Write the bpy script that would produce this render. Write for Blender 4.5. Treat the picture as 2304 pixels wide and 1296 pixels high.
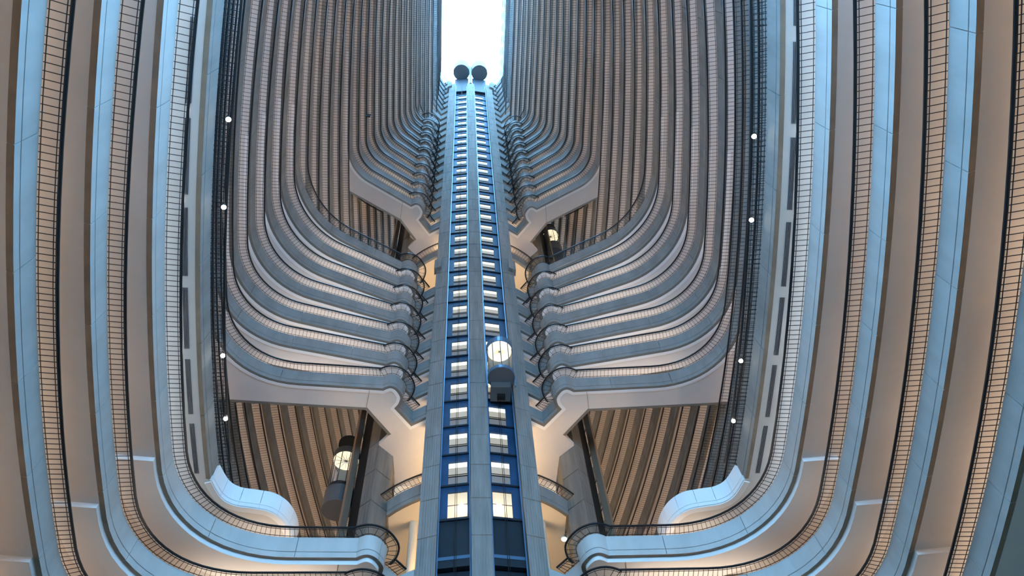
import bpy, math, random
from mathutils import Vector, Matrix
random.seed(7)
for o in list(bpy.data.objects): bpy.data.objects.remove(o)
SC = bpy.context.scene
COL = SC.collection
# ------------------------------------------------------------------ camera, sky, exposure
H = 2.75            # storey height in metres; plan and level tables below are in storeys
EYE = 1.6
cam_d = bpy.data.cameras.new('camera'); cam = bpy.data.objects.new('camera', cam_d); COL.objects.link(cam)
cam_d.sensor_width = 36.0; cam_d.lens = 1700.0/2304.0*36.0
cam_d.clip_start = 0.05; cam_d.clip_end = 1000
# rows: world axes in camera coordinates (right, down, forward), from the tower's vertical lines and the symmetric bridges
R = ((0.99729403, 0.01704063, 0.07151384), (-0.04993011, 0.87099103, 0.48875516), (-0.05395922, -0.49100329, 0.869485))
M = Matrix(((R[0][0], -R[0][1], -R[0][2], -0.554*H), (R[1][0], -R[1][1], -R[1][2], 0.013*H), (R[2][0], -R[2][1], -R[2][2], EYE), (0, 0, 0, 1)))
cam.matrix_world = M
SC.camera = cam
W = bpy.data.worlds.new('sky'); SC.world = W; W.use_nodes = True
bg = W.node_tree.nodes['Background']
bg.inputs[0].default_value = (0.25, 0.60, 1.0, 1); bg.inputs[1].default_value = 22.0
SC.view_settings.view_transform = 'Standard'; SC.view_settings.look = 'None'
SC.view_settings.gamma = 1.0; SC.view_settings.use_curve_mapping = False
SC.view_settings.exposure = 0.0
SC.cycles.max_bounces = 5; SC.cycles.diffuse_bounces = 3; SC.cycles.glossy_bounces = 2; SC.cycles.transmission_bounces = 2; SC.cycles.transparent_max_bounces = 6
SC.cycles.use_adaptive_sampling = True; SC.cycles.adaptive_threshold = 0.08; SC.cycles.adaptive_min_samples = 20
WARM = 74.0         # radiance of the corridor light strips

# ------------------------------------------------------------------ materials
def mat(name, col, rough=0.7, metal=0.0, emit=None, es=0.0, noise=0.0, nscale=(1, 1, 1), bump=0.0, bscale=20.0, spec=0.4, board=0.0):
    m = bpy.data.materials.new(name); m.use_nodes = True
    nt = m.node_tree; b = nt.nodes['Principled BSDF']
    b.inputs['Base Color'].default_value = (*col, 1); b.inputs['Roughness'].default_value = rough
    b.inputs['Metallic'].default_value = metal; b.inputs['Specular IOR Level'].default_value = spec
    if emit: b.inputs['Emission Color'].default_value = (*emit, 1); b.inputs['Emission Strength'].default_value = es
    if noise or bump or board:
        g = nt.nodes.new('ShaderNodeNewGeometry')
        mp = nt.nodes.new('ShaderNodeMapping'); mp.inputs['Scale'].default_value = nscale
        nt.links.new(g.outputs['Position'], mp.inputs['Vector'])
        n = nt.nodes.new('ShaderNodeTexNoise'); n.inputs['Scale'].default_value = 1.0; n.inputs['Detail'].default_value = 6
        n.inputs['Roughness'].default_value = 0.62
        nt.links.new(mp.outputs[0], n.inputs['Vector'])
        if noise:
            r = nt.nodes.new('ShaderNodeMapRange'); r.inputs[3].default_value = 1-noise; r.inputs[4].default_value = 1+noise*0.8
            r.inputs[1].default_value = 0.25; r.inputs[2].default_value = 0.75
            nt.links.new(n.outputs['Fac'], r.inputs[0])
            mx = nt.nodes.new('ShaderNodeMix'); mx.data_type = 'RGBA'; mx.blend_type = 'MULTIPLY'; mx.inputs[0].default_value = 1
            mx.inputs[6].default_value = (*col, 1); nt.links.new(r.outputs[0], mx.inputs[7])
            nt.links.new(mx.outputs[2], b.inputs['Base Color'])
        if bump or board:
            bm = nt.nodes.new('ShaderNodeBump'); bm.inputs['Strength'].default_value = bump or 0.5; bm.inputs['Distance'].default_value = 0.03
            if board:
                wv = nt.nodes.new('ShaderNodeTexWave'); wv.bands_direction = 'X'; wv.inputs['Scale'].default_value = board
                wv.inputs['Distortion'].default_value = 0.6; wv.inputs['Detail'].default_value = 2
                nt.links.new(g.outputs['Position'], wv.inputs['Vector']); nt.links.new(wv.outputs['Fac'], bm.inputs['Height'])
            else: nt.links.new(n.outputs['Fac'], bm.inputs['Height'])
            nt.links.new(bm.outputs[0], b.inputs['Normal'])
    return m
MT = {
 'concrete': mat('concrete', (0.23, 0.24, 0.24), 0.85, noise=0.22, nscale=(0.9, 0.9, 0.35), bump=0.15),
 'pale': mat('daylit_concrete', (0.50, 0.51, 0.50), 0.8, noise=0.14, nscale=(0.9, 0.9, 0.35), bump=0.1),  # lighter copy of concrete: stronger daylight on the low fascias painted in
 'tower': mat('tower_concrete', (0.205, 0.21, 0.205), 0.85, noise=0.28, nscale=(3.0, 3.0, 0.3), board=2.2),
 'pier': mat('pier_concrete', (0.155, 0.155, 0.145), 0.85, noise=0.3, nscale=(2.0, 2.0, 0.25), board=1.6),
 'under': mat('shaded_underside', (0.23, 0.19, 0.15), 0.9, noise=0.25, nscale=(1, 1, 1)),  # brown-grey with warm bounce and shade painted into it
 'soffit': mat('plaster_soffit', (0.64, 0.62, 0.605), 0.8, noise=0.05, nscale=(0.6, 0.6, 0.6)),
 'white': mat('white_plaster', (0.82, 0.82, 0.82), 0.7),
 'carpet': mat('corridor_carpet', (0.20, 0.12, 0.08), 0.95),
 'backwall': mat('corridor_wall', (0.72, 0.56, 0.40), 0.8),
 'metal': mat('black_metal', (0.012, 0.014, 0.018), 0.35, metal=0.0, spec=0.5),
 'strip': mat('warm_lamp', (1, 0.9, 0.8), emit=(1.0, 0.815, 0.625), es=WARM),
 'midstrip': mat('neutral_fill', (1, 1, 1), emit=(1.0, 0.90, 0.84), es=WARM*1.15),  # strip tint made less warm, standing in for daylight mixed in higher up
 'highstrip': mat('daylight_fill', (1, 1, 1), emit=(0.74, 0.86, 1.0), es=WARM*2.0),  # added cool glow standing in for daylight on the upper soffits
 'lobbystrip': mat('lobby_fill', (1, 1, 1), emit=(1.0, 0.68, 0.36), es=WARM*1.1),  # fill light added behind the tower
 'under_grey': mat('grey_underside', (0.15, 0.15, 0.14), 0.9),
 'coolstrip': mat('cool_fill', (1, 1, 1), emit=(0.66, 0.84, 1.0), es=WARM*3.0),  # added cool uplight to brighten the spotlight balcony's soffit
 'shaft': mat('blue_shaft_paint', (0.016, 0.062, 0.145), 0.5, noise=0.35, nscale=(1.5, 1.5, 0.8)),
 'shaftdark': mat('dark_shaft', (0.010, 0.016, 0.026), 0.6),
 'bluesteel': mat('blue_steel', (0.10, 0.20, 0.33), 0.35, metal=0.3),
 'black': mat('black_recess', (0.004, 0.004, 0.005), 0.8),
 'drum': mat('grey_drum', (0.085, 0.095, 0.105), 0.6),
 'pane': mat('lit_lobby_pane', (0.3, 0.27, 0.24), 0.6, emit=(1.0, 0.84, 0.55), es=0.36),
 'panelow': mat('lower_lobby_pane', (0.2, 0.18, 0.17), 0.6, emit=(0.9, 0.80, 0.72), es=0.12),
 'lamp': mat('lobby_light_panel', (1, 1, 1), emit=(1.0, 0.88, 0.54), es=1.0),
 'warmpane': mat('warm_lit_pane', (0.8, 0.6, 0.4), 0.3, emit=(1.0, 0.68, 0.36), es=0.60),
 'bulb': mat('bright_bulb', (1, 1, 1), emit=(1.0, 0.92, 0.72), es=30.0),
 'spot': mat('spot_lens', (1, 1, 1), emit=(1.0, 0.93, 0.80), es=60.0),
 'cabceil': mat('car_ceiling_glow', (1, 1, 1), emit=(1.0, 0.88, 0.58), es=1.15),
 'cabstar': mat('car_star', (0.8, 0.6, 0.2), emit=(1.0, 0.70, 0.22), es=0.30),
 'cabwall': mat('car_wall', (0.20, 0.18, 0.13), 0.5),
 'brown': mat('brown_pier', (0.22, 0.165, 0.12), 0.8, noise=0.2, nscale=(2, 2, .3)),
 'beige': mat('beige_plaster', (0.78, 0.66, 0.50), 0.8),
 'slot': mat('dark_slot', (0.03, 0.035, 0.05), 0.7),
 'carpet_lobby': mat('lobby_carpet', (0.50, 0.46, 0.42), 0.95, noise=0.4, nscale=(2, 2, 2)),
}
g = bpy.data.materials.new('car_glass'); g.use_nodes = True
gb = g.node_tree.nodes['Principled BSDF']; gb.inputs['Base Color'].default_value = (0.9, 0.95, 1, 1); gb.inputs['Roughness'].default_value = 0.02
gb.inputs['Alpha'].default_value = 0.12; MT['glass'] = g

# ------------------------------------------------------------------ helpers
def P(x, y, z): return (x*H, y*H, z*H+EYE)
def link(o, parent=None, org=None):
    COL.objects.link(o)
    if parent is not None: o.parent = parent
    return o
def mesh(name, verts, faces, mats, parent=None, mi=None, smooth=False):
    """verts in world metres; the object's origin is its parent's origin."""
    org = Vector(parent['_org']) if parent is not None else None
    if parent is None:
        org = Vector((sum(v[0] for v in verts)/len(verts), sum(v[1] for v in verts)/len(verts), min(v[2] for v in verts)))
    me = bpy.data.meshes.new(name)
    me.from_pydata([(v[0]-org[0], v[1]-org[1], v[2]-org[2]) for v in verts], [], faces)
    for m in (mats if isinstance(mats, (list, tuple)) else [mats]): me.materials.append(MT[m])
    if mi: me.polygons.foreach_set('material_index', mi)
    if smooth: me.polygons.foreach_set('use_smooth', [True]*len(me.polygons))
    me.update()
    o = bpy.data.objects.new(name, me)
    if parent is None: o.location = org
    link(o, parent)
    o['_org'] = tuple(org)
    return o
def tag(o, label=None, cat=None, group=None, kind=None):
    if label: o['label'] = label
    if cat: o['category'] = cat
    if group: o['group'] = group
    if kind: o['kind'] = kind
    return o
def thing(name, loc, label, cat, group=None):
    e = bpy.data.objects.new(name, None); e.location = loc; e.empty_display_size = 0.3; COL.objects.link(e); e['_org'] = tuple(loc)
    return tag(e, label, cat, group)
def boxvf(x0, x1, y0, y1, z0, z1):
    v = [(x0, y0, z0), (x1, y0, z0), (x1, y1, z0), (x0, y1, z0), (x0, y0, z1), (x1, y0, z1), (x1, y1, z1), (x0, y1, z1)]
    f = [(0, 3, 2, 1), (4, 5, 6, 7), (0, 1, 5, 4), (1, 2, 6, 5), (2, 3, 7, 6), (3, 0, 4, 7)]
    return v, f
def prism(poly, z0, z1, s=1):
    """poly in storeys, ccw or cw; closed prism"""
    n = len(poly)
    v = [P(s*x, y, z0) for x, y in poly]+[P(s*x, y, z1) for x, y in poly]
    f = [tuple(range(n))[::-1], tuple(range(n, 2*n))]+[(i, (i+1) % n, n+(i+1) % n, n+i) for i in range(n)]
    return v, f
def normals(path):
    """right-hand normal of a polyline with mitre scale (points to the void)."""
    n = len(path); out = []
    seg = []
    for i in range(n-1):
        dx, dy = path[i+1][0]-path[i][0], path[i+1][1]-path[i][1]; l = math.hypot(dx, dy) or 1e-9
        seg.append((dy/l, -dx/l))
    for i in range(n):
        a = seg[max(i-1, 0)]; b = seg[min(i, n-2)]
        mx, my = a[0]+b[0], a[1]+b[1]; l = math.hypot(mx, my) or 1e-9; mx /= l; my /= l
        d = max(mx*a[0]+my*a[1], 0.6)
        out.append((mx/d, my/d))
    return out
def off(path, o):
    nn = normals(path)
    return [(p[0]+n[0]*o, p[1]+n[1]*o) for p, n in zip(path, nn)]
def sweep(path, prof, zb, s=1, closed=True, caps=True, nn=None):
    nn = nn or normals(path); k = len(prof); v = []; f = []
    for p, n in zip(path, nn):
        for o, z in prof: v.append(P(s*(p[0]+n[0]*o), p[1]+n[1]*o, zb+z))
    m = k if closed else k-1; mi = []
    for i in range(len(path)-1):
        for j in range(m):
            a = i*k+j; b = i*k+(j+1) % k; f.append((a, b, b+k, a+k) if s > 0 else (a, a+k, b+k, b)); mi.append(j)
    if closed and caps:
        f.append(tuple(range(k))[::-1]); f.append(tuple(range((len(path)-1)*k, len(path)*k))); mi += [0, 0]
    return v, f, mi
def tube(pts, r, n=6):
    """pts world; swept n-gon"""
    v = []; f = []
    P_ = [Vector(p) for p in pts]
    for i, p in enumerate(P_):
        t = (P_[min(i+1, len(P_)-1)]-P_[max(i-1, 0)]).normalized()
        up = Vector((0, 0, 1)) if abs(t.z) < 0.95 else Vector((1, 0, 0))
        a = t.cross(up).normalized(); b = a.cross(t)
        for j in range(n):
            q = p+(a*math.cos(2*math.pi*(j+.5)/n)+b*math.sin(2*math.pi*(j+.5)/n))*r
            v.append(tuple(q))
    for i in range(len(P_)-1):
        for j in range(n):
            a = i*n+j; b = i*n+(j+1) % n; f.append((a, b, b+n, a+n))
    f.append(tuple(range(n))[::-1]); f.append(tuple(range((len(P_)-1)*n, len(P_)*n)))
    return v, f
def resample(path, step):
    out = [path[0]]; acc = 0; marks = []
    L = [0]
    for a, b in zip(path, path[1:]): L.append(L[-1]+math.hypot(b[0]-a[0], b[1]-a[1]))
    n = max(1, int(L[-1]/step)); res = []
    j = 0
    for i in range(n+1):
        d = L[-1]*i/n
        while j < len(L)-2 and L[j+1] < d: j += 1
        t = (d-L[j])/max(L[j+1]-L[j], 1e-9)
        res.append(((path[j][0]+(path[j+1][0]-path[j][0])*t, path[j][1]+(path[j+1][1]-path[j][1])*t), j, t))
    return res
def subpath(path, d0, d1):
    out = []; acc = 0
    for a, b in zip(path, path[1:]):
        l = math.hypot(b[0]-a[0], b[1]-a[1])
        if acc+l > d0 and acc < d1:
            t0 = max(0, (d0-acc)/l); t1 = min(1, (d1-acc)/l)
            if not out: out.append((a[0]+(b[0]-a[0])*t0, a[1]+(b[1]-a[1])*t0))
            out.append((a[0]+(b[0]-a[0])*t1, a[1]+(b[1]-a[1])*t1))
        acc += l
    return out
def plen(path): return sum(math.hypot(b[0]-a[0], b[1]-a[1]) for a, b in zip(path, path[1:]))
def tess(poly): 
    from mathutils.geometry import tessellate_polygon
    return [tuple(t) for t in tessellate_polygon([[Vector((x, y, 0)) for x, y in poly]])]
def slabmesh(poly, z0, z1, s):
    n = len(poly); tr = tess(poly)
    v = [P(s*x, y, z0) for x, y in poly]+[P(s*x, y, z1) for x, y in poly]
    f = [tuple(t) for t in tr]+[tuple(n+i for i in t) for t in tr]; mi = [0]*len(tr)+[1]*len(tr)
    for i in range(n): f.append((i, (i+1) % n, n+(i+1) % n, n+i)); mi.append(0)
    return v, f, mi

# ------------------------------------------------------------------ the building's levels
Y0 = 13.2           # widest point of the lens-shaped plan, at the lift core
YN, YF = -1.6, 31.0 # near end behind the photographer, opened to add daylight, far end wall
XM = {-7: (7.02, .0150), -6: (6.516, .0137), -5: (6.017, .0124), -4: (5.518, .0110), -3: (5.094, .0100), -2: (5.575, .0102), -1: (5.80, .0104), 0: (6.0, .0106),
      1: (6.19, .0108), 2: (6.297, .0108), 3: (6.23, .0114), 4: (6.036, .0109), 5: (5.832, .0101), 6: (5.648, .0096), 7: (5.429, .0087), 8: (5.262, .0083), 9: (5.10, .0077),
      10: (4.90, .0072), 11: (4.72, .0066), 12: (4.49, .0056), 13: (4.323, .0052), 14: (4.131, .0046), 15: (3.974, .0044), 16: (3.811, .0043), 17: (3.624, .0037),
      18: (3.432, .0031), 19: (3.25, .0026), 20: (3.086, .0023), 21: (2.905, .0019), 22: (2.765, .0017), 23: (2.60, .0016), 24: (2.453, .0015), 25: (2.287, .0013), 26: (2.085, .0010)}
for k in range(27, 35): XM[k] = (2.06-0.002*(k-27), .0005)
MS = {-7: .0, -6: .0, -5: .01, -4: .02, 1: .07, 2: .22, 3: .262, 4: .332, 5: .42, 6: .49, 7: .55}
for k in range(12, 23): MS[k] = .60+(k-12)*.021
FD = {-7: 2.0, -6: 2.0, -5: 2.0, -4: 2.0, 1: 1.9, 2: 1.6, 3: 1.6, 4: 1.6, 5: 1.65, 6: 1.65, 7: 1.6}
for k in range(12, 23): FD[k] = .75-(k-12)*.03
def zbk(k): return 14.557+(k-1)
def xs(k, y): a, c = XM[k]; return a-c*(Y0-y)**2
J = (-2.294, 10.984)
_ctl = [(-2.294, 10.984), (-2.192, 10.929), (-2.083, 10.911), (-1.959, 10.973), (-1.863, 11.109), (-1.815, 11.267), (-1.866, 11.459), (-1.950, 11.579)]
def catmull(c, n=4):
    out = []
    for i in range(len(c)-1):
        p0 = c[max(i-1, 0)]; p1 = c[i]; p2 = c[i+1]; p3 = c[min(i+2, len(c)-1)]
        for j in range(n):
            t = j/n
            out.append(tuple(0.5*((2*p1[d])+(-p0[d]+p2[d])*t+(2*p0[d]-5*p1[d]+4*p2[d]-p3[d])*t*t+(-p0[d]+3*p1[d]-3*p2[d]+p3[d])*t**3) for d in (0, 1)))
    out.append(tuple(c[-1])); return out
BAY = catmull(_ctl)
V_ = (-1.618, 12.038); T_ = (-1.264, 11.83)
def bridged(k): return k <= -4 or 1 <= k <= 7 or 12 <= k <= 22
def arc(k, y0, y1, step=0.55):
    n = max(2, int(abs(y1-y0)/step)); return [(-xs(k, y0+(y1-y0)*i/n), y0+(y1-y0)*i/n) for i in range(n+1)]
def near_corner(k):
    m = MS[k]; d = FD[k]
    # side arc meets the bridge line y = J.y - m(|x|-|J.x|)
    y = 10.0
    for _ in range(40): y = J[1]-m*(xs(k, y)-2.294)
    I = (-xs(k, y), y)
    a = (-xs(k, y-d), y-d)
    u = math.hypot(1, m); d2 = min(d, (xs(k, y)-2.294)*u*0.86)
    b = (I[0]+d2/u, I[1]+d2*m/u)
    cur = []
    for i in range(15):
        t = i/14; w = 0.80
        # cubic with handles towards the corner point
        c1 = (a[0]+(I[0]-a[0])*w*.75, a[1]+(I[1]-a[1])*w*.75); c2 = (b[0]+(I[0]-b[0])*w*.75, b[1]+(I[1]-b[1])*w*.75)
        cur.append(tuple((1-t)**3*a[q]+3*(1-t)**2*t*c1[q]+3*(1-t)*t*t*c2[q]+t**3*b[q] for q in (0, 1)))
    return y-d, cur
def straight(a, b, step=.4):
    n = max(1, int(math.hypot(b[0]-a[0], b[1]-a[1])/step)); return [(a[0]+(b[0]-a[0])*i/n, a[1]+(b[1]-a[1])*i/n) for i in range(n+1)]
BK = (-2.718, 11.635)
SC_END = catmull([(-4.97, 10.10), (-4.85, 10.491), (-4.647, 10.677), (-4.343, 10.747), (-4.039, 10.828), (-3.83, 11.013), (-3.707, 11.278), (-3.657, 11.596), (-3.70, 11.93), (-3.95, 12.25), (-4.35, 12.45)], 4)
def plan(k):
    """returns near path (void on the right), far path, slab outline"""
    if bridged(k):
        yc, cur = near_corner(k)
        near = arc(k, YN, yc)[:-1]+cur+straight(cur[-1], BAY[0])[1:-1]+BAY+[V_, T_]
        m = MS[k]; y = 10.5
        for _ in range(40): y = BK[1]-m*(xs(k, y)-2.718)
        Q = (-xs(k, y), y)
        far = [(-2.19, 12.423), BK]+straight(BK, Q, .6)[1:]+arc(k, y, YF)[1:]
        slab = near+[(-1.264, 14.1), (-2.08, 14.1), (-2.10, 13.104), (-2.445, 12.732)]+far
    elif k == -3:
        near = arc(k, YN, 10.05)
        far = straight((-4.40, 12.46), (-4.95, 12.6))+arc(k, 13.0, YF)
        slab = near+SC_END+far
    elif k >= 27:
        near = arc(k, YN, 11.4)+[V_, T_]
        far = [(-1.75, 12.7)]+arc(k, 13.2, YF)
        slab = near+[(-1.264, 12.6)]+far
    else:
        near = arc(k, YN, YF); far = None; slab = list(near)
    return near, far, slab
DEP = 1.45; BW = 0.98
def outer(k): return [(-xs(k, y)-DEP, y) for y in [YF+(YN-YF)*i/24 for i in range(25)]]
FPROF = [(0.0, 0.0), (0.009, 0.105), (-0.006, 0.109), (-0.006, 0.119), (0.010, 0.122), (0.035, 0.42), (-0.05, 0.42), (-0.075, 0.0)]
FMI = [0, 0, 0, 0, 0, 0, 0, 1]   # last edge (underside) takes the shaded tint
# unit baluster, shared
def rod_mesh():
    r = 0.5; v = []
    for z in (0, 1):
        for j in range(4): v.append((r*math.cos(math.pi/4+j*math.pi/2), r*math.sin(math.pi/4+j*math.pi/2), z))
    f = [(0, 1, 5, 4), (1, 2, 6, 5), (2, 3, 7, 6), (3, 0, 4, 7), (3, 2, 1, 0), (4, 5, 6, 7)]
    me = bpy.data.meshes.new('baluster'); me.from_pydata(v, [], f); me.materials.append(MT['metal']); return me
ROD = rod_mesh()
RODT = 0.030
def rods(path, s, zb, step, o0=.015, z0=.428, o1=.245, z1=.462):
    nn = normals(path); out = []
    for (p, j, t) in resample(path, step):
        a = nn[j]; b = nn[min(j+1, len(nn)-1)]
        n = (a[0]+(b[0]-a[0])*t, a[1]+(b[1]-a[1])*t); l = math.hypot(*n) or 1; n = (n[0]/l, n[1]/l)
        out.append((Vector(P(s*(p[0]+n[0]*o0), p[1]+n[1]*o0, zb+z0)), Vector(P(s*(p[0]+n[0]*o1), p[1]+n[1]*o1, zb+z1))))
    return out
def add_rods(R_, parent, individual, name='baluster', thick=RODT):
    org = Vector(parent['_org'])
    if individual:
        for a, b in R_:
            d = b-a; q = d.to_track_quat('Z', 'Y'); o = bpy.data.objects.new(name, ROD)
            o.parent = parent; o.location = a-org; o.rotation_mode = 'QUATERNION'; o.rotation_quaternion = q; o.scale = (thick, thick, d.length)
            COL.objects.link(o)
    else:
        v = []; f = []; r = thick*.55
        for a, b in R_:
            d = (b-a).normalized(); x = d.cross(Vector((0, 0, 1))).normalized()*r; y = d.cross(x)
            i = len(v)
            for e in (a, b): v += [tuple(e+x), tuple(e+y), tuple(e-x), tuple(e-y)]
            f += [(i, i+1, i+5, i+4), (i+1, i+2, i+6, i+5), (i+2, i+3, i+7, i+6), (i+3, i, i+4, i+7)]
        o = mesh('baluster_row', v, f, 'metal', parent); o['kind'] = 'stuff'
def railing(path, s, zb, parent, individual, step=.09, far=False):
    hp = off(path, .245); mp = off(path, .205)
    v, f = tube([P(s*x, y, zb+.468) for x, y in hp], .060); mesh('handrail', v, f, 'metal', parent)
    if not far:
        v, f = tube([P(s*x, y, zb+.452) for x, y in mp], .016, 4); mesh('mid_rail', v, f, 'metal', parent)
        bp = off(path, .05); v, f = tube([P(s*x, y, zb+.435) for x, y in bp], .016, 4); mesh('bottom_rail', v, f, 'metal', parent)
    add_rods(rods(path, s, zb, step), parent, individual)
def fascia(path, s, zb, parent, panels, prof=FPROF, step=1.5, matn='concrete'):
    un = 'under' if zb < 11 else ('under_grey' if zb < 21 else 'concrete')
    if not panels:
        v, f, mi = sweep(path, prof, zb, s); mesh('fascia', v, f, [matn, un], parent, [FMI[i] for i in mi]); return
    # split at the sharp turn points, then at even lengths
    L = plen(path); n = max(1, round(L/step)); gap = .006
    nn = normals(path)
    v, f, mi = sweep(path, [(-.014, .003), (-.014, .405), (-.04, .405), (-.072, .003)], zb, s); mesh('fascia_core', v, f, 'under', parent)
    for i in range(n):
        sp = subpath(path, L*i/n+gap, L*(i+1)/n-gap)
        if len(sp) < 2: continue
        # use the whole path's normals at the panel's own ends
        pn = normals(sp)
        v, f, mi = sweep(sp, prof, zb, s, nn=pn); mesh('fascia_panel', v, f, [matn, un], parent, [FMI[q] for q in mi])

ORD = ['first', 'second', 'third', 'fourth', 'fifth', 'sixth', 'seventh', 'eighth', 'ninth', 'tenth', 'eleventh']
def label_for(k, side):
    if k <= -4:
        return {-7: f'lowest and outermost concrete balcony tier at the {side} edge', -6: f'second lowest concrete balcony tier on the {side}, broad blue-grey fascia',
                -5: f'third lowest concrete balcony tier on the {side}, curving towards the lift tower', -4: f'{side} balcony tier whose bridge crosses below the dark gap'}[k], f'low balconies on the {side}'
    if k == -3: return f'{side} balcony carrying the spotlights, slotted pale soffit and white wavy end', None
    if k <= 0: return f'{side} unbridged balcony tier, {ORD[k+2]} above the spotlight balcony, mostly railings', f'unbridged balconies above the {side} spotlights'
    if k <= 7: return f'{side} bridged balcony tier, {ORD[k-1]} from bottom in the lower bridge stack', f'lower bridge stack on the {side}'
    if k <= 11: return f'{side} balcony tier running past the tower, {ORD[k-8]} above the lower bridges', f'middle unbridged balconies on the {side}'
    if k <= 22: return f'{side} bridged balcony tier, {ORD[k-12]} from bottom in the upper bridge stack', f'upper bridge stack on the {side}'
    if k <= 26: return f'{side} balcony tier running past the tower, {ORD[k-23]} above the upper bridges', f'high unbridged balconies on the {side}'
    return f'{side} balcony tier close under the skylight, {ORD[k-27]} from below of the top seven', f'top balconies on the {side}'

def bside(k): return [(-xs(k, y)-BW, y) for y in [YN+.15+(YF-.3-YN)*i/26 for i in range(27)]]
KMIN, KMAX = -7, 33
for k in range(KMIN, KMAX+1):
    near, far, slab = plan(k); zb = zbk(k)
    for side, s in (('left', 1), ('right', -1)):
        lab, grp = label_for(k, side)
        e = thing('balcony', P(s*-xs(k, 6), 6, zb), lab, 'balcony', grp)
        # slab with soffit and carpet
        poly = slab+outer(k)
        inner = off(near, -.06); poly = inner+slab[len(near):]+outer(k)
        v, f, mi = slabmesh(poly, zb+.004, zb+.13, s); mesh('slab', v, f, ['soffit', 'carpet'], e, mi)
        ind = k <= -3 or 1 <= k <= 7
        prof = FPROF
        cut = near
        if bridged(k) or k >= 27:
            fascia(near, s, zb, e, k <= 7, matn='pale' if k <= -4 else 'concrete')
        else: fascia(near, s, zb, e, k <= 7)
        # railing stops short of the tower, along the landing edge
        rp = near[:-1] if (bridged(k) or k >= 27) else near
        if bridged(k):
            rp = near[:-2]+[(-1.95+(-1.618+1.95)*.9, 11.579+(12.038-11.579)*.9)]
        if not bridged(k) and k != -3 and k < 27:
            cutp = [p for p in near if p[1] <= 13.7]; cutf = [p for p in near if p[1] >= 13.2]
            railing(cutp, s, zb, e, ind)
            railing(cutf, s, zb, e, False, far=True)
        else: railing(rp, s, zb, e, ind)
        if far:
            fascia(far, s, zb, e, False)
            railing(far[2:] if bridged(k) else far, s, zb, e, False, far=True)
        # corridor wall and its hidden wall-washer strip
        bp = bside(k)
        full = [(-xs(k, YN+.15)+.02, YN+.15)]+bp+[(-xs(k, YF-.15), YF-.15)]
        v, f, mi = sweep(full, [(0, .13), (0, 1.0), (-.05, 1.0), (-.05, .13)], zb, s); mesh('corridor_wall', v, f, 'backwall', e)
        lp = off(bp, .0)
        v, f, mi = sweep(lp, [(0, .29), (.06, .29), (.06, .325), (.052, .325), (.052, .302), (0, .302)], zb, s); cv = mesh('strip_shield', v, f, 'backwall', e)  # ledge added to keep strip light off the opposite fascias
        lq = [(-xs(k, y)-BW+.012, y) for y in [YN+.15+(YF-.3-YN)*i/10 for i in range(11)]]
        v, f, mi = sweep(lq, [(0, .306), (.034, .306)], zb, s, closed=False); mesh('light_strip', v, f, 'coolstrip' if k == -4 else ('strip' if k < 9 else ('midstrip' if k < 15 else 'highstrip')), cv)
        if bridged(k):
            br = [p for p in far if p[1] < far[0][1]][:-1]
            br = far[1:2]+[p for p in far[2:] if p[0] > -xs(k, p[1])-.001 and p[1] <= BK[1] and p[0] > -xs(k, p[1])+.05]
            if len(br) > 1:
                v, f, mi = sweep(off([br[0], br[-1]], -.10), [(0, .30), (-.020, .30)], zb, s, closed=False); mesh('light_strip', v, f, 'strip', cv)  # strip added along the back parapet to warm the bridge soffits

# dropped ceilings near the bridges (pale face and end rib)
for k, dep, ys in [(-7, .09, 8.64), (-6, .09, 8.64), (-5, .09, 8.65), (-4, .09, 8.64)]:
    near, far, slab = plan(k); zb = zbk(k)
    i0 = next(i for i, p in enumerate(near) if p[1] >= ys); iN = near.index(BAY[-1])
    sub = [(-xs(k, ys), ys)]+near[i0:iN+1]
    a = off(sub, -.085)
    w = []
    for i, p in enumerate(sub):
        pass
    b = off(sub[:-len(BAY)+2], -.70 if k < 1 else -.50)
    poly = a+[(-2.3, 11.6), (-2.62, 11.50)]+b[::-1]
    for side, s in (('left', 1), ('right', -1)):
        par = [o for o in COL.objects if o.name.startswith('balcony') and o.get('label') == label_for(k, side)[0]][0]
        v, f, mi = slabmesh(poly, zb-dep+.004, zb+.004, s); mesh('dropped_ceiling', v, f, 'white', par)

for k in list(range(1, 8))+[12]:
    near, far, slab = plan(k); zb = zbk(k)
    i0 = next(i for i, p in enumerate(near) if p[1] >= 5.5)
    for side, s in (('left', 1), ('right', -1)):
        par = [o for o in COL.objects if o.name.startswith('balcony') and o.get('label') == label_for(k, side)[0]][0]
        v, f, mi = sweep(near[i0:], [(-.07, -.008), (-.07, .004), (-.15, .004), (-.15, -.008)], zb, s); mesh('soffit_border', v, f, 'white', par)
for k in (-4, 1, 12):
    zb = zbk(k); p0 = (-2.60, 11.06 if k < 1 else (11.04 if k == 1 else 10.86))
    for side, s in (('left', 1), ('right', -1)):
        par = [o for o in COL.objects if o.name.startswith('balcony') and o.get('label') == label_for(k, side)[0]][0]
        v, f, mi = sweep([p0, (BK[0]+.01, BK[1])], [(.005, -.01), (.005, .004), (-.005, .004), (-.005, -.01)], zb-(.09 if k < 1 else 0), s); mesh('soffit_joint', v, f, 'under', par)
# landings between the high unbridged tiers and the tower
for k in range(23, 27):
    zb = zbk(k); x = xs(k, 11.5)
    for side, s in (('left', 1), ('right', -1)):
        par = [o for o in COL.objects if o.name.startswith('balcony') and o.get('label') == label_for(k, side)[0]][0]
        path = [(-x+.02, 11.62), V_, T_]
        fascia(path, s, zb, par, False)
        v, f, mi = slabmesh(path+[(-1.264, 12.6), (-x+.02, 12.6)], zb+.01, zb+.12, s); mesh('landing', v, f, ['soffit', 'carpet'], par, mi)

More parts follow.
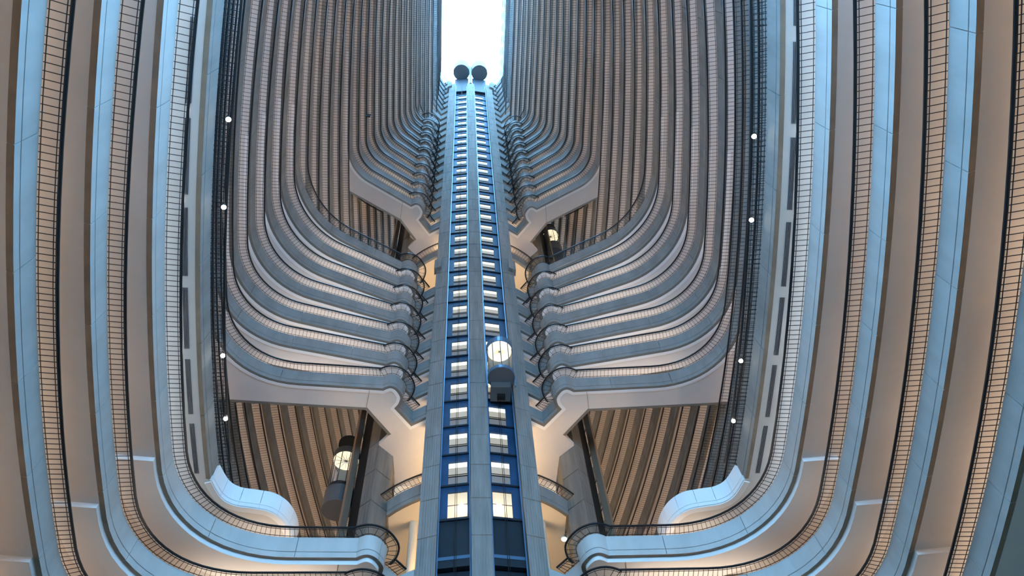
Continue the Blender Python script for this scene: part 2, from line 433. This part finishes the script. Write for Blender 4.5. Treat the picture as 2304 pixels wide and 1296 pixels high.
# ------------------------------------------------------------------ shell
ZF = -EYE/H         # lobby floor level in storeys
v, f = boxvf(-9.5*H, 9.5*H, YN*H, YF*H+2, -0.4, 0.0)
tag(mesh('floor', v, f, 'carpet_lobby'), 'patterned carpet of the lobby floor far below the balconies', kind='structure')
for nm, s in (('left', 1), ('right', -1)):
    bp = bside(-7)
    v, f, mi = sweep([(-xs(-7, YN+.15)+.02, YN+.15)]+bp+[(-xs(-7, YF-.15), YF-.15)], [(0, ZF), (0, zbk(-7)), (-.1, zbk(-7)), (-.1, ZF)], 0, s)
    tag(mesh(f'wall_{nm}', v, f, 'beige'), f'beige lobby wall below the {nm} balconies', kind='structure')
v, f = boxvf(-8.6*H, 8.6*H, YF*H, YF*H+.6, 0, 48*H)
tag(mesh('wall_far', v, f, 'concrete'), 'concrete end wall at the far end of the atrium', kind='structure')
v, f = boxvf(-9*H, 9*H, YN*H-.6, YN*H-.05, 0, 8.5*H)  # unseen blocks; gaps between them shaped to aim daylight at chosen tiers
v2, f2 = boxvf(-9*H, 9*H, YN*H-.6, YN*H-.05, 12.8*H, 34*H)
v += v2; f += [tuple(i+8 for i in t) for t in f2]
tag(mesh('wall_near', v, f, 'concrete'), 'unseen end wall behind the photographer, openings added to let daylight in', kind='structure')
zr = zbk(34)
v = []; f = []
for s in (1, -1):
    pl = [(-xs(34, y), y) for y in [YN+(YF-YN)*i/16 for i in range(17)]]+[(-9, YF), (-9, YN)]
    a, b, mi = slabmesh(pl, zr, zr+.2, s); n = len(v); v += a; f += [tuple(q+n for q in t) for t in b]
tag(mesh('ceiling', v, f, 'soffit'), 'roof on both sides of the long bright skylight opening', kind='structure')

# white wavy end of the spotlight balcony, vent slots, spotlights
for side, s in (('left', 1), ('right', -1)):
    par = [o for o in COL.objects if o.name.startswith('balcony') and o.get('label') == label_for(-3, side)[0]][0]
    zb = zbk(-3); L = plen(SC_END); n = 9
    for i in range(n):
        sp = subpath(SC_END, L*i/n+.004, L*(i+1)/n-.004)
        v, f, mi = sweep(sp, [(0, 0), (.008, .07), (-.004, .075), (-.004, .082), (.01, .087), (.03, .42), (-.03, .42), (-.04, 0)], zb, s); mesh('wavy_end_panel', v, f, 'white', par)
    a = off(SC_END[:-6], -.02); b = off(SC_END[:-6], -.14)
    v, f, mi = slabmesh(a+b[::-1], zb-.02, zb+.004, s); mesh('soffit_border', v, f, 'white', par)
    y = 0.6
    while y < 9.9:
        for q in range(4):
            o = -.20-q*.022
            pth = [(-xs(-3, y+t*1.15/5)+o, y+t*1.15/5) for t in range(6)]
            v, f, mi = sweep(pth, [(0, -.004), (.009, -.004), (.009, .006), (0, .006)], zb, s); mesh('vent_slot', v, f, 'slot', par)
        y += 1.36
    for i, y in enumerate((3.45, 4.85, 7.64, 9.03)):
        which = ['nearest the top of the picture', 'second from the top', 'third from the top', 'lowest'][i]
        x = -(xs(-3, y)-.20); c = Vector(P(s*x, y, zb+.50))
        e = thing('spotlight', tuple(c), f'bright round spotlight on the {side} balcony rail, {which}', 'spotlight', f'spotlights along the {side} rail')
        aim = (Vector(P(s*-1.0, 4.0, 0))-c).normalized()
        v, f = tube([tuple(c), tuple(c+aim*.22)], .11, 12); mesh('lamp_housing', v, f, 'metal', e)
        v, f = tube([tuple(c+aim*.221), tuple(c+aim*.235)], .10, 12); mesh('lens', v, f, 'spot', e)
        v, f = tube([tuple(c-Vector((0, 0, .12))), tuple(c)], .02, 6); mesh('bracket', v, f, 'metal', e)

# ------------------------------------------------------------------ front lift tower
ZT = 45.3
tw = thing('lift_tower', P(0, 11.9, ZF), 'tall twin-shaft concrete lift tower with lit lobby windows', 'lift tower')
def part_empty(name, parent, loc=None):
    e = bpy.data.objects.new(name, None); e.parent = parent; COL.objects.link(e); e.empty_display_size = .2
    e['_org'] = parent['_org']; return e
PIER = [[(-1.262, 11.66), (-.886, 11.54), (-.886, 12.06), (-1.262, 12.2)], [(-.205, 11.54), (.205, 11.54), (.205, 12.0), (-.205, 12.0)], [(1.262, 11.66), (1.262, 12.2), (.886, 12.06), (.886, 11.54)]]
for pl in PIER:
    pe = part_empty('pier', tw)
    z = 12.57-13
    while z < ZT:
        z0 = max(z, ZF); z1 = min(z+1, ZT)
        if z1 > z0:
            v, f = prism(pl, z0+.010, z1-.010); mesh('pier_panel', v, f, 'tower', pe)
        z += 1
    cx = sum(p[0] for p in pl)/4; cy = sum(p[1] for p in pl)/4
    v, f = prism([(cx+(p[0]-cx)*.96, cy+(p[1]-cy)*.96) for p in pl], ZF, ZT-.02); mesh('pier_core', v, f, 'under', pe)
def line_y(u, s): # shaft back wall, slightly splayed
    t = (abs(u)-.205)/(.886-.205); return 11.94+t*.10
for s in (-1, 1):
    for a, b in ((.205, .272), (.692, .886)):
        pl = [(s*a, line_y(a, s)), (s*b, line_y(b, s)), (s*b, line_y(b, s)+.08), (s*a, line_y(a, s)+.08)]
        v, f = prism(pl, 11.46, ZT); mesh('shaft_wall', v, f, 'shaft', tw)
        v, f = prism(pl, ZF, 11.46); mesh('shaft_wall', v, f, 'shaftdark', tw)  # darker colour painted in for the unlit lower shaft
    a, b = .272, .692
    for n in range(-1, 33):
        zt = 13.15+n; h = .70
        if n == -1: zt = 12.20; h = .74
        zb_ = zt-h; znext = zt+.30 if n >= 0 else 12.45
        if n == 32: znext = ZT
        pl = lambda d0, d1: [(s*a, line_y(a, s)+d0), (s*b, line_y(b, s)+d0), (s*b, line_y(b, s)+d1), (s*a, line_y(a, s)+d1)]
        v, f = prism(pl(0, .08), zt, znext); mesh('spandrel', v, f, 'shaft', tw)
        we = part_empty('window', tw)
        if n >= 0:
            v, f = prism(pl(.05, .07), zt-.15, zt); mesh('light_panel', v, f, 'lamp', we)
            v, f = prism(pl(.05, .07), zb_+.27, zt-.15); mesh('pane', v, f, 'pane', we)
            v, f = prism(pl(.05, .07), zb_, zb_+.25); mesh('pane', v, f, 'panelow', we)
            v, f = prism(pl(.03, .07), zb_+.25, zb_+.27); mesh('transom', v, f, 'metal', we)
            v, f = prism(pl(.03, .05), zb_+.31, zb_+.318); mesh('transom', v, f, 'metal', we)
        else:
            v, f = prism(pl(.05, .07), zb_+.40, zt); mesh('pane', v, f, 'warmpane', we)
            v, f = prism(pl(.05, .07), zb_, zb_+.38); mesh('pane', v, f, 'warmpane', we)
            v, f = prism(pl(.045, .07), zb_+.38, zb_+.40); mesh('transom', v, f, 'brown', we)
            c = Vector(P(s*.40, 11.93, zb_+.26)); v, f = tube([tuple(c), tuple(c+Vector((0, .05, 0)))], .17, 12); mesh('bulb', v, f, 'bulb', we)
        # ledge lines across the shaft
        v, f = prism([(s*.205, 11.90), (s*.886, 12.0), (s*.886, 12.05), (s*.205, 11.95)], zb_-.10, zb_-.055); mesh('ledge', v, f, 'shaftdark', tw)
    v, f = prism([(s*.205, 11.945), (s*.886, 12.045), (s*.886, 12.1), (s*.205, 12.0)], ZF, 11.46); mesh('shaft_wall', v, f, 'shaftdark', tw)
    v, f = prism([(s*.205, 11.80), (s*.886, 11.90), (s*.886, 12.0), (s*.205, 11.92)], 10.06, 10.24); mesh('cross_beam', v, f, 'shaftdark', tw)
    v, f = prism([(s*.205, 11.79), (s*.886, 11.89), (s*.886, 11.91), (s*.205, 11.82)], 10.24, 10.32); mesh('cross_beam', v, f, 'bluesteel', tw)
    for u in (.225, .862):
        v, f = tube([P(s*u, 11.72, ZF), P(s*u, 11.72, ZT)], .05, 4); mesh('guide_rail', v, f, 'bluesteel', tw)
    for u in (.50, .535):
        v, f = tube([P(s*u, 11.74, ZF), P(s*u, 11.74, ZT if s < 0 else 15.1)], .022, 4); mesh('cable', v, f, 'black', tw)
    n_ = 24
    pl = [(s*.56+.50*math.cos(2*math.pi*i/n_), 11.47+.50*math.sin(2*math.pi*i/n_)) for i in range(n_)]
    v, f = prism(pl, 47.6, 48.9); mesh('shaft_hood', v, f, 'drum', tw)
    v, f = prism([(s*.12, 11.80), (s*.95, 11.90), (s*.95, 12.1), (s*.12, 11.98)], ZT-.6, 47.6); mesh('hood_wall', v, f, 'shaftdark', tw)
    v, f = prism([(s*1.10, 11.47), (s*1.33, 11.56), (s*1.33, 11.80), (s*1.10, 11.70)], 21.75, 22.35); mesh('corbel', v, f, 'tower', tw)
    v, f = prism([(s*1.10, 11.47), (s*1.36, 11.57), (s*1.36, 11.85), (s*1.10, 11.72)], 44.5, 45.4); mesh('corbel', v, f, 'tower', tw)
v, f = prism([(-.07, 11.5), (.07, 11.5), (.07, 11.7), (-.07, 11.7)], ZT, 49.6); mesh('mast', v, f, 'drum', tw)

# ------------------------------------------------------------------ glass lift cars
def disc(cx, cy, r, n=32): return [(cx+r*math.cos(2*math.pi*i/n), cy+r*math.sin(2*math.pi*i/n)) for i in range(n)]
def lift_car(cx, cy, z, face, label, hood, fins):
    """z: underside of the car; face: unit direction the glass looks"""
    r = .335
    e = thing('lift_car', P(cx, cy, z), label, 'lift car', 'glass lift cars')
    v, f = prism(disc(cx, cy, r), z, z+.06); mesh('car_floor', v, f, 'drum', e)
    def ring(r0, r1, z0, z1, nm, mt):
        a = disc(cx, cy, r1); b = disc(cx, cy, r0); n = len(a)
        v = [P(*p, z0) for p in a]+[P(*p, z1) for p in a]+[P(*p, z0) for p in b]+[P(*p, z1) for p in b]
        f = []
        for i in range(n):
            j = (i+1) % n
            f += [(i, j, n+j, n+i), (2*n+i, 3*n+i, 3*n+j, 2*n+j), (i, 2*n+i, 2*n+j, j), (n+i, n+j, 3*n+j, 3*n+i)]
        return mesh(nm, v, f, mt, e)
    ring(r-.02, r+.012, z+.02, z+.13, 'bottom_band', 'bluesteel' if fins else 'metal')
    zt = z+1.20
    ring(r-.02, r+.012, zt+.012, zt+.22, 'top_band', 'bluesteel' if fins else 'drum')
    v, f = prism(disc(cx, cy, r-.006), zt+.004, zt+.03); ce = mesh('car_ceiling', v, f, 'cabceil', e)
    for i in range(12):
        a = math.pi/6*i+.13; q = .30 if not fins else .17
        ax, ay = math.cos(a), math.sin(a)
        w = .006
        pl = [(cx+ax*.02-ay*w, cy+ay*.02+ax*w), (cx+ax*.02+ay*w, cy+ay*.02-ax*w), (cx+ax*q+ay*.002, cy+ay*q-ax*.002), (cx+ax*q-ay*.002, cy+ay*q+ax*.002)]
        v, f = prism(pl, zt-.006, zt+.004); mesh('star_ray', v, f, 'cabstar' if fins else 'brown', ce)
    v, f = prism(disc(cx, cy, .028, 12), zt-.01, zt+.004); mesh('star_hub', v, f, 'brown', ce)
    base = math.atan2(face[1], face[0])
    for i in range(5):
        a = base+(-1.3+2.6*i/4); x, y = cx+(r-.004)*math.cos(a), cy+(r-.004)*math.sin(a)
        v, f = tube([P(x, y, z+.12), P(x, y, zt+.02)], .03, 6); mesh('mullion', v, f, 'drum' if fins else 'metal', e)
    n = 24; v = []; f = []
    for i in range(n+1):
        a = base-1.5+3.0*i/n; v += [P(cx+(r-.01)*math.cos(a), cy+(r-.01)*math.sin(a), z+.13), P(cx+(r-.01)*math.cos(a), cy+(r-.01)*math.sin(a), zt)]
    for i in range(n): f.append((2*i, 2*i+2, 2*i+3, 2*i+1))
    mesh('car_glass', v, f, 'glass', e)
    v = []; f = []
    for i in range(n+1):
        a = base+math.pi-1.6+3.2*i/n; v += [P(cx+(r-.015)*math.cos(a), cy+(r-.015)*math.sin(a), z+.06), P(cx+(r-.015)*math.cos(a), cy+(r-.015)*math.sin(a), zt)]
    for i in range(n): f.append((2*i, 2*i+2, 2*i+3, 2*i+1))
    mesh('car_back_wall', v, f, 'cabwall', e)
    px, py = -face[1], face[0]
    if fins:
        for s in (-1, 1):
            c = (cx+px*s*.345-face[0]*.06, cy+py*s*.345-face[1]*.06)
            v, f = prism([(c[0]-.012, c[1]-.03), (c[0]+.012, c[1]-.03), (c[0]+.012, c[1]+.03), (c[0]-.012, c[1]+.03)], z-.25, z+1.15); mesh('side_fin', v, f, 'bluesteel', e)
        v, f = prism([(cx-.26, cy+.1), (cx+.24, cy+.1), (cx+.24, cy+.55), (cx-.26, cy+.55)], z-.22, z-.005); mesh('undercarriage', v, f, 'drum', e)
        v, f = prism([(cx-.10, cy+.3), (cx+.10, cy+.3), (cx+.10, cy+.42), (cx-.10, cy+.42)], z-.34, z-.22); mesh('undercarriage', v, f, 'black', e)
    else:
        v, f = prism(disc(cx, cy, r+.03), z-.55, z); mesh('undercarriage', v, f, 'drum', e)
    if hood:
        v, f = prism(disc(cx, cy+.02, .29), zt+.62, zt+.72); mesh('counter_drum', v, f, 'black', e)
        v, f = tube([P(cx, cy, zt+.2), P(cx, cy, zt+.62)], .03, 6); mesh('hanger', v, f, 'metal', e)
lift_car(.575, 11.30, 15.42, (0, -1), 'glowing glass lift car on the front of the tower, right shaft', False, True)
lift_car(-3.43, 14.02, 14.20, (-.75, -.66), 'lit glass lift car in the dark gap left of the tower', True, False)
lift_car(3.36, 13.80, 27.85, (.75, -.66), 'small lit glass lift car below the right upper bridges', True, False)

# ------------------------------------------------------------------ side lift banks behind the bridges
for side, s in (('left', 1), ('right', -1)):
    e = thing('lift_bank', P(s*-2.6, 13.2, ZF), f'dark concrete lift bank with black shaft slot behind the {side} bridges', 'lift shaft', 'side lift banks')
    pl = [(-2.44, 12.74), (-2.10, 13.11), (-2.10, 13.7), (-2.70, 13.7), (-2.709, 12.985)]
    pe = part_empty('pier', e); z = 12.73-14
    while z < 47:
        v, f = prism(pl, max(z, ZF)+.010, z+1-.010, s); mesh('pier_panel', v, f, 'pier', pe); z += 1
    v, f = prism([(-2.715, 13.03), (-2.98, 13.46), (-2.98, 14.5), (-2.715, 14.5)], ZF, 47, s); mesh('shaft_shade_block', v, f, 'black', e)  # solid black block painted in for the unlit shaft interior
    v, f = prism([(-3.012, 13.447), (-3.121, 13.272), (-3.19, 13.36), (-3.10, 13.56)], ZF, 47, s); mesh('edge_pier', v, f, 'brown', e)
    v, f = prism([(-3.04, 14.55), (-3.18, 14.55), (-3.18, 14.75), (-3.04, 14.75)], ZF, 47, s); mesh('edge_pier', v, f, 'brown', e)

# ------------------------------------------------------------------ curved lobby walkways behind the tower
ac = [(3.01*math.sin(a), 15.24-3.01*math.cos(a)) for a in [-.765+1.53*i/20 for i in range(21)]]
for zb, lab in ((zbk(-1), 'curved concrete walkway behind the tower foot, thin black railing'), (zbk(11), 'curved concrete walkway behind the tower, just under the upper bridges')):
    e = thing('curved_walkway', P(0, 13, zb), lab, 'walkway', 'curved walkways behind the tower')
    fascia(ac, 1, zb, e, False)
    railing([p for p in ac if p[0] < -.95], 1, zb, e, True, step=.10); railing([p for p in ac if p[0] > .95], 1, zb, e, True, step=.10)
    pl = off(ac, -.06)+[(2.05, 13.75), (2.60, 14.56), (3.0, 14.56), (3.0, 16.78), (-3.0, 16.78), (-3.0, 14.56), (-2.60, 14.56), (-2.05, 13.75)]
    v, f, mi = slabmesh(pl, zb+.004, zb+.13, 1); mesh('slab', v, f, ['beige', 'carpet'], e, mi)
    v, f = prism([(-2.08, 14.1), (2.08, 14.1), (2.08, 14.2), (-2.08, 14.2)], zb+.13, zbk(1) if zb < 15 else zbk(12)); mesh('rear_wall', v, f, 'beige', e)
for s, nm in ((-1, 'left'), (1, 'right')):
    e = thing('round_column', P(s*1.47, 13.32, ZF), f'pale round lobby column just {nm} of the tower foot', 'column', 'lobby columns')
    v, f = prism(disc(s*1.47, 13.32, .10, 20), ZF, zbk(-1)); mesh('shaft', v, f, 'beige', e)
    v, f = prism(disc(s*1.47, 13.32, .125, 20), ZF, ZF+.2); mesh('base', v, f, 'beige', e)
v, f = prism([(-3.0, 16.8), (3.0, 16.8), (3.0, 17.0), (-3.0, 17.0)], ZF, zbk(-1)); tag(mesh('wall_lobby', v, f, 'beige'), 'beige lobby wall behind the tower foot', kind='structure')
for i, (x, y) in enumerate(((2.05, 13.83), (2.33, 14.58), (-.95, 14.1), (.95, 14.1))):  # last pair unseen, added behind the tower for light
    c = P(x, y, zbk(-1)-.03)
    e = thing('ceiling_light', c, ['bright ceiling light right of the tower, the upper one', 'bright ceiling light right of the tower, the lower one by the railing', 'added ceiling light hidden behind the tower, left', 'added ceiling light hidden behind the tower, right'][i], 'ceiling light', 'lobby ceiling lights')
    v, f = tube([c, (c[0], c[1], c[2]+.08)], .20, 14); mesh('trim_ring', v, f, 'white', e)
    v, f = tube([(c[0], c[1], c[2]-.03), (c[0], c[1], c[2]-.001)], .16, 14); mesh('bulb', v, f, 'bulb', e)

# unseen warm strips added behind the tower to light the lobby ceilings
for z in (10.6, 13.45, 22.8, 25.4):
    v, f = prism([(-1.15, 12.78), (1.15, 12.78), (1.15, 12.86), (-1.15, 12.86)], z, z+.06); mesh('rear_fill_strip', v, f, 'lobbystrip', tw)

c = P(-3.93, 8.15, zbk(13)+.44)
e = thing('hanging_panel', c, 'small black panel hung on the rail of a left upper balcony', 'panel')
v, f = boxvf(c[0]-.02, c[0]+.40, c[1]-.10, c[1]-.02, c[2]-.75, c[2]-.02); mesh('board', v, f, 'black', e)
v, f = boxvf(c[0]-.03, c[0]+.41, c[1]-.12, c[1], c[2]-.02, c[2]+.03); mesh('hanger_bar', v, f, 'metal', e)
for o in COL.objects:
    if '_org' in o: del o['_org']
